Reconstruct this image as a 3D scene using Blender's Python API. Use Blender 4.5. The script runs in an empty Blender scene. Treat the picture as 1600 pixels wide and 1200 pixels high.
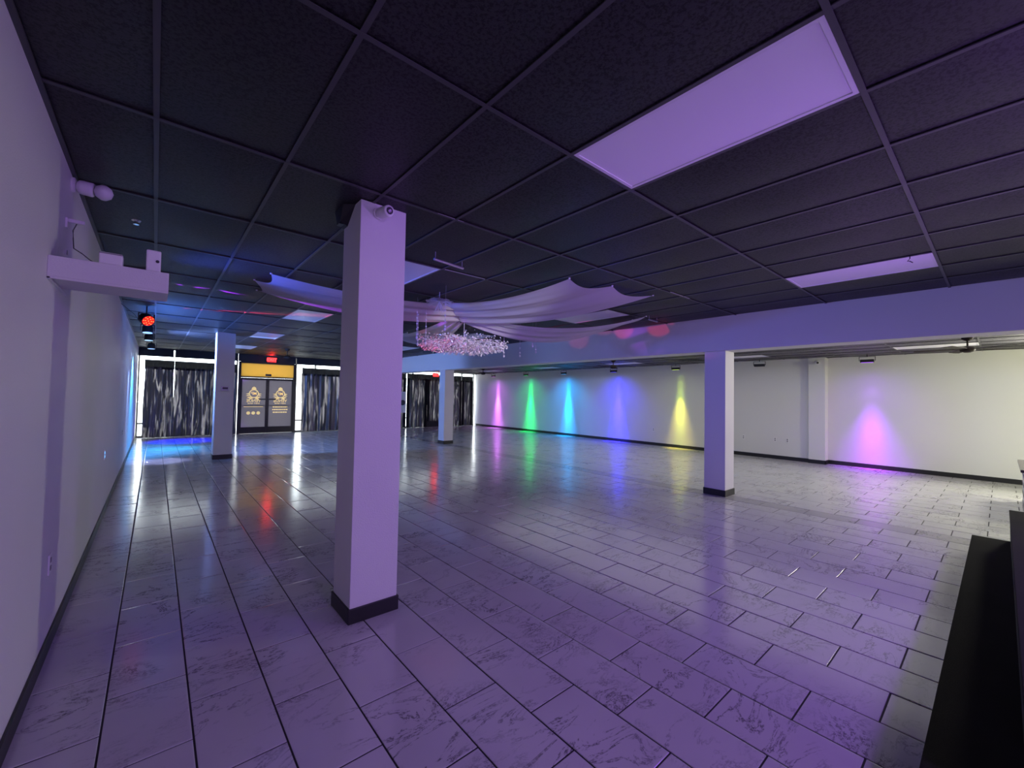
import bpy, bmesh, math, random
from mathutils import Vector, Matrix
random.seed(7)
S = bpy.context.scene
COL = S.collection
PI = math.pi

# ------------------------------------------------------------------ camera
CAM_H = 1.6243
YAW, PITCH, ROLL, FPX = math.radians(40.485), math.radians(1.659), math.radians(1.027), 652.63
fw = Vector((math.sin(YAW)*math.cos(PITCH), math.cos(YAW)*math.cos(PITCH), math.sin(PITCH)))
rt = Vector((math.cos(YAW), -math.sin(YAW), 0)); up = rt.cross(fw)
r2 = rt*math.cos(ROLL)+up*math.sin(ROLL); u2 = -rt*math.sin(ROLL)+up*math.cos(ROLL)
cd = bpy.data.cameras.new('camera'); cam = bpy.data.objects.new('camera', cd); COL.objects.link(cam)
cam.matrix_world = Matrix(((r2.x, u2.x, -fw.x, 0), (r2.y, u2.y, -fw.y, 0), (r2.z, u2.z, -fw.z, CAM_H), (0, 0, 0, 1)))
cd.sensor_width = 36; cd.lens = FPX/1600*36; cd.clip_start = 0.02; cd.clip_end = 200
S.camera = cam

# ------------------------------------------------------------------ world / exposure / lights
S.view_settings.view_transform = 'Standard'; S.view_settings.look = 'None'
S.view_settings.gamma = 1; S.view_settings.use_curve_mapping = False
S.view_settings.exposure = 0.0
W = bpy.data.worlds.new('daylight'); S.world = W; W.use_nodes = True
W.node_tree.nodes['Background'].inputs[0].default_value = (0.93, 0.97, 1.0, 1)
W.node_tree.nodes['Background'].inputs[1].default_value = 9.0

def lamp(kind, name, loc, color, energy, aim=None, **kw):
    d = bpy.data.lights.new(name, kind); d.color = color; d.energy = energy
    for k, v in kw.items(): setattr(d, k, v)
    o = bpy.data.objects.new(name, d); COL.objects.link(o); o.location = loc
    if aim is not None:
        o.rotation_euler = (Vector(aim)-Vector(loc)).to_track_quat('-Z', 'Y').to_euler()
    return o
def spot(name, loc, aim, color, energy, deg, blend=0.6, size=0.04):
    return lamp('SPOT', name, loc, color, energy, aim, spot_size=math.radians(deg), spot_blend=blend, shadow_soft_size=size)

# warm white lamps over the bar counter and further back in the side bay, right of the frame
lamp('AREA', 'bar_lamp', (12.1, -1.0, 2.2), (1.0, 0.97, 0.80), 135, (0.0, 2.4, 1.6), shape='DISK', size=0.45)
lamp('AREA', 'bay_ceiling_lamp', (11.0, -2.6, 2.74), (0.98, 1.0, 0.60), 225, (12.2, -0.6, 0.6), shape='RECTANGLE', size=0.6, size_y=1.2)
# purple stage lights behind the camera, then an added white fill
spot('stage_purple_1', (1.2, -2.4, 2.85), (2.2, 2.0, 0.6), (0.47, 0.22, 1.0), 245, 120, 1.0, 0.25)
spot('stage_purple_2', (5.2, -2.2, 2.85), (4.2, 2.0, 0.2), (0.32, 0.07, 1.0), 290, 110, 1.0, 0.12)
spot('stage_purple_up', (4.4, -1.2, 0.75), (3.9, 1.1, 3.03), (0.44, 0.17, 1.0), 330, 100, 1.0, 0.2)
lamp('POINT', 'stage_purple_low', (4.6, -1.4, 0.75), (0.42, 0.17, 1.0), 50, shadow_soft_size=0.3)
lamp('POINT', 'soft_white_fill', (2.2, -3.4, 1.9), (0.80, 0.80, 1.0), 45, shadow_soft_size=0.8)  # unseen soft white fill, added to brighten the hall and chandelier
# left row of coloured heads, with added fills for chandelier and ceiling
spot('red_beam_chandelier', (-0.02, 9.25, 2.78), (3.28, 5.60, 2.34), (1.0, 0.03, 0.10), 2600, 6.5, 0.7, 0.05)
spot('red_beam_across', (-0.02, 9.25, 2.84), (7.25, 4.2, 3.03), (1.0, 0.03, 0.07), 900, 3.2, 0.4, 0.03)
spot('red_beam_across', (-0.02, 9.25, 2.84), (7.25, 5.0, 3.04), (1.0, 0.03, 0.07), 800, 3.0, 0.4, 0.03)
spot('red_beam_across', (-0.02, 9.25, 2.84), (7.25, 6.2, 2.96), (1.0, 0.03, 0.07), 300, 5, 0.8, 0.03)
spot('red_beam_across', (-0.02, 9.25, 2.84), (7.25, 3.4, 2.52), (1.0, 0.03, 0.07), 250, 3, 0.8, 0.03)
for t, w, deg in ((0.35, 260, 10), (0.62, 1000, 8), (0.95, 3000, 6.5), (1.4, 7000, 5.5)):
    spot('red_ceiling_streak', (0.04, 9.24, 2.80), (0.04+t*0.95, 9.24-t*0.42, 3.035), (1.0, 0.03, 0.10), w, deg, 0.8, 0.015)
for t, w, deg in ((0.22, 200, 12), (0.45, 800, 9), (0.8, 3200, 7)):
    spot('violet_ceiling_streak', (0.0, 7.0, 2.80), (t, 7.0+t*0.12, 3.035), (0.40, 0.03, 1.0), w, deg, 0.8, 0.015)
spot('red_beam_panel', (-0.05, 9.25, 2.80), (2.15, 8.1, 3.03), (1.0, 0.05, 0.10), 700, 9, 0.5, 0.03)
spot('violet_beam_drape', (-0.05, 7.0, 2.74), (1.6, 6.48, 2.88), (0.40, 0.05, 1.0), 260, 11, 0.6, 0.03)
spot('violet_beam_drape', (-0.05, 7.0, 2.74), (2.5, 6.1, 2.83), (0.40, 0.05, 1.0), 420, 9, 0.6, 0.03)
spot('chandelier_fill_spot', (3.0, -2.5, 2.5), (3.75, 5.5, 2.34), (1.0, 0.93, 1.0), 1300, 13, 0.6, 0.05)  # added white spot to brighten the crystals, no real fixture
spot('blue_beam_across', (0.0, 12.9, 2.50), (7.2, 14.0, 2.6), (0.20, 0.36, 1.0), 1100, 150, 1.0, 0.10)
spot('blue_ceiling_fill', (-0.05, 10.4, 1.75), (0.9, 10.2, 3.1), (0.07, 0.22, 1.0), 620, 120, 1.0, 0.15)  # floating spot added for the blue ceiling glow, no head hangs here
spot('blue_across_near', (-0.1, 6.0, 2.70), (4.5, 3.2, 3.1), (0.06, 0.12, 1.0), 330, 75, 1.0, 0.15)
spot('blue_beam_front', (0.4, 6.0, 2.3), (7.2, 1.5, 2.8), (0.15, 0.2, 1.0), 140, 50, 1.0, 0.15)
spot('cyan_floor_pool', (-0.12, 14.9, 2.75), (0.45, 14.9, 0.0), (0.0, 0.55, 0.95), 400, 28, 0.8, 0.05)
spot('blue_floor_pool', (-0.12, 16.8, 2.75), (0.7, 17.0, 0.0), (0.0, 0.01, 1.0), 1700, 44, 0.8, 0.05)
spot('lavender_floor_pool', (-0.12, 12.5, 2.75), (0.15, 12.4, 0.0), (0.45, 0.5, 1.0), 420, 26, 0.8, 0.05)
spot('blue_wall_wash', (-0.1, 14.4, 2.7), (-0.46, 14.6, 0.9), (0.05, 0.38, 1.0), 900, 90, 0.8, 0.05)
spot('blue_wall_wash_edge', (-0.1, 12.6, 2.7), (-0.46, 12.7, 1.2), (0.25, 0.42, 1.0), 260, 34, 0.5, 0.03)
# right wall washers: each fixture throws several narrow beams down the wall and one wide pool at its foot
WASH = [(16.65, (0.72, 0.17, 1.0), 0.75), (14.22, (0.0, 1.0, 0.13), 0.8), (11.88, (0.0, 0.36, 1.0), 1.1), (9.38, (0.02, 0.01, 1.0), 1.5),
        (6.93, (0.62, 0.90, 0.05), 0.32), (4.43, None, 0), (2.08, (0.36, 0.04, 1.0), 0.62)]
for i, (y, c, e) in enumerate(WASH):
    if c:
        for zt, w, deg in ((2.28, 4, 52), (2.0, 24, 36), (1.62, 110, 24), (1.10, 380, 17), (0.45, 850, 12.5)):
            spot('wall_washer_light', (12.99, y, 2.57), (13.30, y, zt), c, w*e, deg, 0.9, 0.03)
        c2 = (1.0, 0.82, 0.08) if y == 6.93 else c
        spot('wall_washer_pool', (12.99, y, 2.57), (13.25, y, 0.0), c2, e*(1400 if y > 7 else 1700 if y > 6 else 900), 28 if y > 3 else 42, 1.0, 0.03)
        if y < 3: spot('wall_washer_pool', (12.99, y, 2.57), (13.5, y, -0.3), (0.9, 0.0, 0.75), 240, 24, 1.0, 0.03)
        spot('wall_washer_spill', (12.97, y, 2.56), (12.95, y, 0.0), c, e*90, 56, 1.0, 0.03)
        spot('wall_tint_fill', (12.2, y, 2.60), (13.3, y, 0.9), c, {16.65: 50, 14.22: 45, 11.88: 120, 9.38: 130, 6.93: 6, 2.08: 30}[y], 110, 1.0, 0.08)  # added fill standing off from the fixture, tints the wall between beams
# added overhead fill, not a fixture, to lift the side bay and far hall
lamp('AREA', 'bay_soft_fill', (10.1, 5.5, 2.70), (0.93, 0.92, 1.0), 85, (10.1, 5.5, 0), shape='RECTANGLE', size=4.2, size_y=11.0)

# ------------------------------------------------------------------ materials
def mat(name, base=(0.5, 0.5, 0.5), rough=0.6, metal=0.0, spec=0.5, emis=None, es=0, bump=None, bscale=200, noise=None):
    m = bpy.data.materials.new(name); m.use_nodes = True; nt = m.node_tree; n = nt.nodes; b = n['Principled BSDF']
    b.inputs['Base Color'].default_value = (*base, 1); b.inputs['Roughness'].default_value = rough
    b.inputs['Metallic'].default_value = metal; b.inputs['Specular IOR Level'].default_value = spec
    if emis: b.inputs['Emission Color'].default_value = (*emis, 1); b.inputs['Emission Strength'].default_value = es
    g = n.new('ShaderNodeNewGeometry')
    if bump:
        t = n.new('ShaderNodeTexNoise'); t.inputs['Scale'].default_value = bscale; t.inputs['Detail'].default_value = 3
        bp = n.new('ShaderNodeBump'); bp.inputs['Strength'].default_value = bump; bp.inputs['Distance'].default_value = 0.004
        nt.links.new(g.outputs['Position'], t.inputs['Vector']); nt.links.new(t.outputs['Fac'], bp.inputs['Height']); nt.links.new(bp.outputs['Normal'], b.inputs['Normal'])
    if noise:
        t = n.new('ShaderNodeTexNoise'); t.inputs['Scale'].default_value = noise[0]; t.inputs['Detail'].default_value = 5
        mx = n.new('ShaderNodeMix'); mx.data_type = 'RGBA'
        mx.inputs[6].default_value = (*base, 1); mx.inputs[7].default_value = (*noise[1], 1)
        nt.links.new(g.outputs['Position'], t.inputs['Vector']); nt.links.new(t.outputs['Fac'], mx.inputs[0]); nt.links.new(mx.outputs[2], b.inputs['Base Color'])
    return m

M = {}
M['wall'] = mat('painted_wall', (0.72, 0.71, 0.72), 0.55, spec=0.3, bump=0.35, bscale=120, noise=(1.5, (0.66, 0.65, 0.66)))
M['wall_smooth'] = mat('painted_wall_smooth', (0.74, 0.73, 0.73), 0.6, spec=0.3, bump=0.1, bscale=60, noise=(0.8, (0.68, 0.67, 0.67)))
M['rubber'] = mat('black_rubber', (0.012, 0.012, 0.013), 0.45)
M['black_wall'] = mat('black_paint', (0.012, 0.012, 0.014), 0.7)
M['tee'] = mat('black_grid', (0.055, 0.053, 0.058), 0.45)
M['scuff'] = mat('scuffed_metal', (0.62, 0.62, 0.62), 0.35, metal=0.3)
M['grout'] = mat('grout', (0.02, 0.018, 0.022), 0.9)
M['diffuser'] = mat('acrylic_diffuser', (0.80, 0.79, 0.82), 0.35, spec=0.5, bump=0.15, bscale=250)
M['white_metal'] = mat('white_metal', (0.75, 0.75, 0.76), 0.4)
M['black_metal'] = mat('black_metal', (0.015, 0.015, 0.017), 0.4, metal=0.2)
M['alu'] = mat('dark_aluminium', (0.02, 0.018, 0.018), 0.4, metal=0.5)
M['steel'] = mat('grey_steel', (0.42, 0.41, 0.44), 0.4, metal=0.7)
M['carpet'] = mat('black_carpet', (0.014, 0.013, 0.014), 1.0, spec=0.1, bump=1.0, bscale=400, noise=(3, (0.024, 0.023, 0.024)))
M['gold'] = mat('gold_vinyl_daylight_glow', (0.85, 0.6, 0.22), 0.4, emis=(1.0, 0.72, 0.28), es=0.55)  # emission added to the vinyl in place of daylight coming through the door
M['white_plastic'] = mat('white_plastic', (0.78, 0.77, 0.77), 0.35)
M['dark_plastic'] = mat('dark_plastic', (0.03, 0.03, 0.035), 0.3)
M['slot'] = mat('outlet_slot', (0.2, 0.19, 0.2), 0.5)
M['chrome'] = mat('chrome', (0.8, 0.8, 0.8), 0.15, metal=1)
M['fan'] = mat('dark_bronze', (0.03, 0.022, 0.02), 0.75, spec=0.2)
M['crystal'] = mat('crystal', (0.93, 0.91, 0.93), 0.10, spec=1.0)
M['exit_red'] = mat('exit_red', (0.5, 0.02, 0.02), 0.5, emis=(1, 0.02, 0.02), es=9)
M['led_red'] = mat('led_red', (0.5, 0.02, 0.02), 0.3, emis=(1.0, 0.015, 0.01), es=1.3)
M['led_hot'] = mat('led_hot', (0.9, 0.2, 0.05), 0.3, emis=(1.0, 0.16, 0.04), es=3)
M['led_blue'] = mat('led_blue', (0.1, 0.3, 0.9), 0.3, emis=(0.1, 0.45, 1.0), es=3)
M['lens_blue'] = mat('lens_blue', (0.5, 0.7, 0.9), 0.2, emis=(0.5, 0.75, 1.0), es=0.7)
M['lens_dark'] = mat('lens_dark', (0.05, 0.05, 0.06), 0.1)
M['asphalt'] = mat('pavement', (0.45, 0.45, 0.44), 0.9)
M['ir_lens'] = mat('camera_lens', (0.02, 0.02, 0.02), 0.05, spec=1.0)
M['countertop'] = mat('countertop', (0.06, 0.045, 0.05), 0.25)

def shader(name, build):
    m = bpy.data.materials.new(name); m.use_nodes = True; nt = m.node_tree; nt.nodes.clear()
    out = nt.nodes.new('ShaderNodeOutputMaterial'); nt.links.new(build(nt), out.inputs['Surface']); return m
def nd(nt, t, **kw):
    n = nt.nodes.new(t)
    for k, v in kw.items(): n.inputs[k].default_value = v
    return n
def mixs(nt, f, a, b):
    m = nt.nodes.new('ShaderNodeMixShader'); nt.links.new(a, m.inputs[1]); nt.links.new(b, m.inputs[2])
    if isinstance(f, float): m.inputs[0].default_value = f
    else: nt.links.new(f, m.inputs[0])
    return m.outputs[0]
def cloth(diff, trans, ft, fsheer, rough=0.4, gl=0.0):
    def b(nt):
        d = nd(nt, 'ShaderNodeBsdfDiffuse', Color=(*diff, 1)); t = nd(nt, 'ShaderNodeBsdfTranslucent', Color=(*trans, 1))
        s = mixs(nt, ft, d.outputs[0], t.outputs[0])
        if gl:
            g = nd(nt, 'ShaderNodeBsdfGlossy', Color=(0.6, 0.6, 0.62, 1), Roughness=rough); s = mixs(nt, gl, s, g.outputs[0])
        if fsheer:
            tr = nd(nt, 'ShaderNodeBsdfTransparent'); s = mixs(nt, fsheer, s, tr.outputs[0])
        return s
    return b
M['sheer'] = shader('white_sheer_fabric', cloth((0.80, 0.79, 0.80), (0.80, 0.79, 0.80), 0.35, 0.10))
M['tulle'] = shader('white_tulle', cloth((0.85, 0.85, 0.85), (0.8, 0.8, 0.8), 0.3, 0.08))
M['black_cloth'] = shader('black_cloth', cloth((0.015, 0.014, 0.018), (0.02, 0.02, 0.02), 0.2, 0.0))
M['gold_film'] = shader('amber_frosted_film', cloth((0.60, 0.45, 0.16), (0.58, 0.43, 0.14), 0.60, 0.0))
def satin(nt):
    g = nd(nt, 'ShaderNodeNewGeometry'); mp = nt.nodes.new('ShaderNodeMapping'); mp.inputs['Scale'].default_value = (11, 2, 1.1)
    n = nd(nt, 'ShaderNodeTexNoise', Scale=1.0, Detail=4.0, Roughness=0.55, Distortion=0.8)
    nt.links.new(g.outputs['Position'], mp.inputs['Vector']); nt.links.new(mp.outputs[0], n.inputs['Vector'])
    r = nt.nodes.new('ShaderNodeValToRGB'); e = r.color_ramp.elements
    e[0].position = 0.52; e[0].color = (0.004, 0.004, 0.006, 1); e[1].position = 0.66; e[1].color = (0.14, 0.125, 0.13, 1)  # fold glints and dark creases put into the translucent colour
    nt.links.new(n.outputs['Fac'], r.inputs[0])
    t = nt.nodes.new('ShaderNodeBsdfTranslucent'); nt.links.new(r.outputs[0], t.inputs['Color'])
    d = nd(nt, 'ShaderNodeBsdfDiffuse', Color=(0.018, 0.016, 0.02, 1)); gl = nd(nt, 'ShaderNodeBsdfGlossy', Color=(0.5, 0.48, 0.52, 1), Roughness=0.38)
    return mixs(nt, 0.10, mixs(nt, 0.62, d.outputs[0], t.outputs[0]), gl.outputs[0])
M['satin'] = shader('charcoal_satin', satin)
def glass(tint, refl):
    def b(nt):
        t = nd(nt, 'ShaderNodeBsdfTransparent', Color=(*tint, 1)); g = nd(nt, 'ShaderNodeBsdfGlossy', Color=(1, 1, 1, 1), Roughness=0.02)
        return mixs(nt, refl, t.outputs[0], g.outputs[0])
    return b
M['glass'] = shader('clear_glass', glass((0.92, 0.95, 0.95), 0.06))
def tint(nt):
    t = nd(nt, 'ShaderNodeBsdfTranslucent', Color=(0.22, 0.21, 0.235, 1)); tr = nd(nt, 'ShaderNodeBsdfTransparent', Color=(0.04, 0.04, 0.045, 1))
    g = nd(nt, 'ShaderNodeBsdfGlossy', Color=(1, 1, 1, 1), Roughness=0.06)
    return mixs(nt, 0.08, mixs(nt, 0.25, t.outputs[0], tr.outputs[0]), g.outputs[0])
M['tinted_glass'] = shader('grey_filmed_glass', tint)

# marble floor tile
def marble(name, c0, c1, vein):
    m = bpy.data.materials.new(name); m.use_nodes = True; nt = m.node_tree; L = nt.links.new; b = nt.nodes['Principled BSDF']
    g = nt.nodes.new('ShaderNodeNewGeometry'); oi = nt.nodes.new('ShaderNodeObjectInfo')
    mul = nt.nodes.new('ShaderNodeMath'); mul.operation = 'MULTIPLY'; mul.inputs[1].default_value = 37.0; L(oi.outputs['Random'], mul.inputs[0])
    add = nt.nodes.new('ShaderNodeVectorMath'); add.operation = 'ADD'; L(g.outputs['Position'], add.inputs[0]); L(mul.outputs[0], add.inputs[1])
    def noise(sc, det, rough, dist, src=add.outputs[0]):
        n = nd(nt, 'ShaderNodeTexNoise', Scale=sc, Detail=det, Roughness=rough, Distortion=dist); L(src, n.inputs['Vector']); return n.outputs['Fac']
    def ramp(src, pts):
        r = nt.nodes.new('ShaderNodeValToRGB'); e = r.color_ramp.elements
        while len(e) < len(pts): e.new(0.5)
        for el, (p, v) in zip(e, pts): el.position = p; el.color = (v, v, v, 1)
        L(src, r.inputs[0]); return r.outputs[0]
    def op(o, a, c):
        n = nt.nodes.new('ShaderNodeMath'); n.operation = o; L(a, n.inputs[0])
        if isinstance(c, float): n.inputs[1].default_value = c
        else: L(c, n.inputs[1])
        return n.outputs[0]
    mpv = nt.nodes.new('ShaderNodeMapping'); mpv.inputs['Rotation'].default_value = (0, 0, 1.15); mpv.inputs['Scale'].default_value = (1.0, 2.4, 1.0); L(add.outputs[0], mpv.inputs['Vector'])
    v1 = ramp(noise(1.9, 8.0, 0.66, 0.8, mpv.outputs[0]), [(0.480, 0), (0.5, 1), (0.520, 0)])
    v2 = ramp(noise(4.5, 8.0, 0.75, 0.8, mpv.outputs[0]), [(0.455, 0), (0.5, 1), (0.545, 0)])
    msk = ramp(noise(2.3, 2.0, 0.5, 0.3), [(0.56, 0), (0.70, 1)])
    msk1 = ramp(noise(1.7, 3.0, 0.5, 0.3), [(0.44, 0), (0.62, 1)])
    fine = noise(60.0, 3.0, 0.7, 0.0)
    veins = op('MULTIPLY', op('MAXIMUM', op('MULTIPLY', v1, msk1), op('MULTIPLY', v2, msk)), ramp(fine, [(0.38, 0.15), (0.55, 1)]))
    mx = nt.nodes.new('ShaderNodeMix'); mx.data_type = 'RGBA'; mx.inputs[6].default_value = (*c0, 1); mx.inputs[7].default_value = (*c1, 1); L(noise(1.3, 4.0, 0.6, 0.5), mx.inputs[0])
    mv = nt.nodes.new('ShaderNodeMix'); mv.data_type = 'RGBA'; L(op('MULTIPLY', veins, vein), mv.inputs[0]); L(mx.outputs[2], mv.inputs[6]); mv.inputs[7].default_value = (0.035, 0.03, 0.035, 1)
    L(mv.outputs[2], b.inputs['Base Color'])
    b.inputs['Roughness'].default_value = 0.16; b.inputs['Specular IOR Level'].default_value = 0.85
    bp = nt.nodes.new('ShaderNodeBump'); bp.inputs['Strength'].default_value = 0.10; bp.inputs['Distance'].default_value = 0.003
    L(noise(22.0, 3.0, 0.6, 0.0, g.outputs['Position']), bp.inputs['Height']); L(bp.outputs['Normal'], b.inputs['Normal'])
    return m
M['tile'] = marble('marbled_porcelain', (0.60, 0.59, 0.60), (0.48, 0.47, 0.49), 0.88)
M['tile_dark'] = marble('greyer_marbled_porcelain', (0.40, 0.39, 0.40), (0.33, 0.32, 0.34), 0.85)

# fissured black ceiling board
def board(name, col, rough):
    m = bpy.data.materials.new(name); m.use_nodes = True; nt = m.node_tree; L = nt.links.new; b = nt.nodes['Principled BSDF']
    g = nt.nodes.new('ShaderNodeNewGeometry'); n = nd(nt, 'ShaderNodeTexNoise', Scale=60.0, Detail=4.0, Roughness=0.7); L(g.outputs['Position'], n.inputs['Vector'])
    r = nt.nodes.new('ShaderNodeValToRGB'); e = r.color_ramp.elements
    e[0].position = 0.43; e[0].color = (0.003, 0.003, 0.004, 1); e[1].position = 0.51; e[1].color = (col, col*0.97, col*1.08, 1)
    L(n.outputs['Fac'], r.inputs[0])
    oi = nt.nodes.new('ShaderNodeObjectInfo'); mr = nd(nt, 'ShaderNodeMapRange'); mr.inputs[3].default_value = 0.82; mr.inputs[4].default_value = 1.18; L(oi.outputs['Random'], mr.inputs[0])
    mu = nt.nodes.new('ShaderNodeVectorMath'); mu.operation = 'MULTIPLY'; L(r.outputs[0], mu.inputs[0]); L(mr.outputs[0], mu.inputs[1]); L(mu.outputs[0], b.inputs['Base Color'])
    bp = nt.nodes.new('ShaderNodeBump'); bp.inputs['Strength'].default_value = 0.6; bp.inputs['Distance'].default_value = 0.003
    L(n.outputs['Fac'], bp.inputs['Height']); L(bp.outputs['Normal'], b.inputs['Normal'])
    b.inputs['Roughness'].default_value = rough; b.inputs['Specular IOR Level'].default_value = 0.35
    return m
M['board'] = board('black_ceiling_board', 0.025, 0.5)
M['board_bay'] = board('grey_ceiling_board', 0.11, 0.5)

# ------------------------------------------------------------------ helpers
class MB:
    def __init__(s): s.v = []; s.f = []; s.smooth = False
    def add(s, vs, fs):
        o = len(s.v); s.v += [tuple(v) for v in vs]; s.f += [tuple(i+o for i in f) for f in fs]; return s
    def box(s, x0, y0, z0, x1, y1, z1, b=0.0):
        if b:
            bm = bmesh.new(); bmesh.ops.create_cube(bm, size=1)
            for v in bm.verts:
                v.co = Vector(((x0+x1)/2+v.co.x*(x1-x0), (y0+y1)/2+v.co.y*(y1-y0), (z0+z1)/2+v.co.z*(z1-z0)))
            bmesh.ops.bevel(bm, geom=bm.edges[:], offset=b, segments=2, profile=0.5, affect='EDGES')
            bm.verts.index_update(); s.add([v.co.copy() for v in bm.verts], [[v.index for v in f.verts] for f in bm.faces]); bm.free(); return s
        vs = [(x, y, z) for z in (z0, z1) for y in (y0, y1) for x in (x0, x1)]
        return s.add(vs, [(0, 2, 3, 1), (4, 5, 7, 6), (0, 1, 5, 4), (2, 6, 7, 3), (0, 4, 6, 2), (1, 3, 7, 5)])
    def tube(s, pts, r, n=8, cap=True):
        pts = [Vector(p) for p in pts]; rs = r if isinstance(r, (list, tuple)) else [r]*len(pts); vs = []; fs = []
        for i, p in enumerate(pts):
            t = (pts[min(i+1, len(pts)-1)]-pts[max(i-1, 0)]).normalized()
            a = Vector((0, 0, 1)) if abs(t.z) < 0.9 else Vector((1, 0, 0)); u = t.cross(a).normalized(); w = t.cross(u)
            for k in range(n):
                q = 2*PI*k/n; vs.append(p+(u*math.cos(q)+w*math.sin(q))*rs[i])
        for i in range(len(pts)-1):
            for k in range(n): fs.append((i*n+k, i*n+(k+1) % n, (i+1)*n+(k+1) % n, (i+1)*n+k))
        if cap: fs.append(tuple(range(n))[::-1]); fs.append(tuple((len(pts)-1)*n+k for k in range(n)))
        return s.add(vs, fs)
    def lathe(s, prof, c=(0, 0, 0), n=20, axis='Z'):
        vs = []; fs = []; c = Vector(c)
        for r, z in prof:
            for k in range(n):
                q = 2*PI*k/n; x, y = r*math.cos(q), r*math.sin(q)
                vs.append(c+(Vector((x, y, z)) if axis == 'Z' else Vector((x, -z, y)) if axis == 'Y' else Vector((z, x, y))))
        for i in range(len(prof)-1):
            for k in range(n): fs.append((i*n+k, i*n+(k+1) % n, (i+1)*n+(k+1) % n, (i+1)*n+k))
        fs.append(tuple(range(n))[::-1]); fs.append(tuple((len(prof)-1)*n+k for k in range(n)))
        return s.add(vs, fs)
    def grid(s, fn, nu, nv):
        vs = [fn(i/nu, j/nv) for i in range(nu+1) for j in range(nv+1)]
        return s.add(vs, [(i*(nv+1)+j, (i+1)*(nv+1)+j, (i+1)*(nv+1)+j+1, i*(nv+1)+j+1) for i in range(nu) for j in range(nv)])
    def xf(s, mtx): s.v = [tuple(mtx @ Vector(v)) for v in s.v]; return s
    def mesh(s, name, m, smooth=False):
        me = bpy.data.meshes.new(name); me.from_pydata(s.v, [], s.f); me.materials.append(m)
        if smooth: me.shade_smooth()
        me.update(); return me
    def build(s, name, m, parent=None, smooth=False, loc=None):
        return link(name, s.mesh(name, m, smooth), parent, loc)
def link(name, me, parent=None, loc=None):
    o = bpy.data.objects.new(name, me); COL.objects.link(o)
    if loc is not None: o.location = loc
    if parent: o.parent = parent
    return o
def tag(o, label=None, cat=None, group=None, kind=None):
    if label: o['label'] = label
    if cat: o['category'] = cat
    if group: o['group'] = group
    if kind: o['kind'] = kind
    return o
def thing(name, label, cat, loc=(0, 0, 0), rz=0, group=None):
    o = bpy.data.objects.new(name, None); COL.objects.link(o); o.location = loc; o.rotation_euler = (0, 0, rz); o.empty_display_size = 0.1
    return tag(o, label, cat, group)
def copy_thing(src, loc, rz=0, label=None, group=None):
    def rec(o, parent):
        c = o.copy(); COL.objects.link(c)
        if parent: c.parent = parent
        for ch in list(o.children): rec(ch, c)
        return c
    r = rec(src, None); r.location = loc; r.rotation_euler = (0, 0, rz)
    if label: r['label'] = label
    if group: r['group'] = group
    return r
def struct(name, parent=None):
    o = bpy.data.objects.new(name, None); COL.objects.link(o); o.parent = parent
    if not parent: o['kind'] = 'structure'
    return o

# ------------------------------------------------------------------ dimensions
XL, XR, XRN = -0.46, 13.30, 13.50      # left wall, right wall, right wall near the bar
YB, YF = -5.5, 18.6                    # back wall, storefront
ZC, ZS = 3.031, 2.78                   # main ceiling, side bay ceiling
BX0, BX1, BZ = 7.25, 7.65, 2.455       # beam

# ------------------------------------------------------------------ floor
fl = MB().box(XL-0.1, YB-0.1, -0.12, XRN+0.15, YF+0.45, -0.004).build('floor', M['grout']); tag(fl, kind='structure')
TW, TL, G = 0.3333, 0.5847, 0.0085
def tile_geo(mb, x0, y0, x1, y1, dz=0.0, tx=0, ty=0):
    b = 0.006; e = 0.0012; cx, cy = (x0+x1)/2, (y0+y1)/2
    def z(x, y, h): return h+dz+(x-cx)*tx+(y-cy)*ty
    vs = [(x, y, z(x, y, -0.006)) for x, y in ((x0, y0), (x1, y0), (x1, y1), (x0, y1))]
    vs += [(x, y, z(x, y, -0.0016)) for x, y in ((x0, y0), (x1, y0), (x1, y1), (x0, y1))]
    vs += [(x, y, z(x, y, -0.0006)) for x, y in ((x0+e, y0+e), (x1-e, y0+e), (x1-e, y1-e), (x0+e, y1-e))]
    vs += [(x, y, z(x, y, 0)) for x, y in ((x0+b, y0+b), (x1-b, y0+b), (x1-b, y1-b), (x0+b, y1-b))]
    fs = [(12, 13, 14, 15)]
    for k in range(4): l = (k+1) % 4; fs += [(k, l, 4+l, 4+k), (4+k, 4+l, 8+l, 8+k), (8+k, 8+l, 12+l, 12+k)]
    mb.add(vs, fs)
def proj(p):
    d = Vector(p)-Vector((0, 0, CAM_H)); z = d.dot(fw)
    if z < 0.3: return None
    return 800+FPX*d.dot(r2)/z, 600-FPX*d.dot(u2)/z
tiles = []
n0 = int((XL+0.143)/TW)-2
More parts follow.
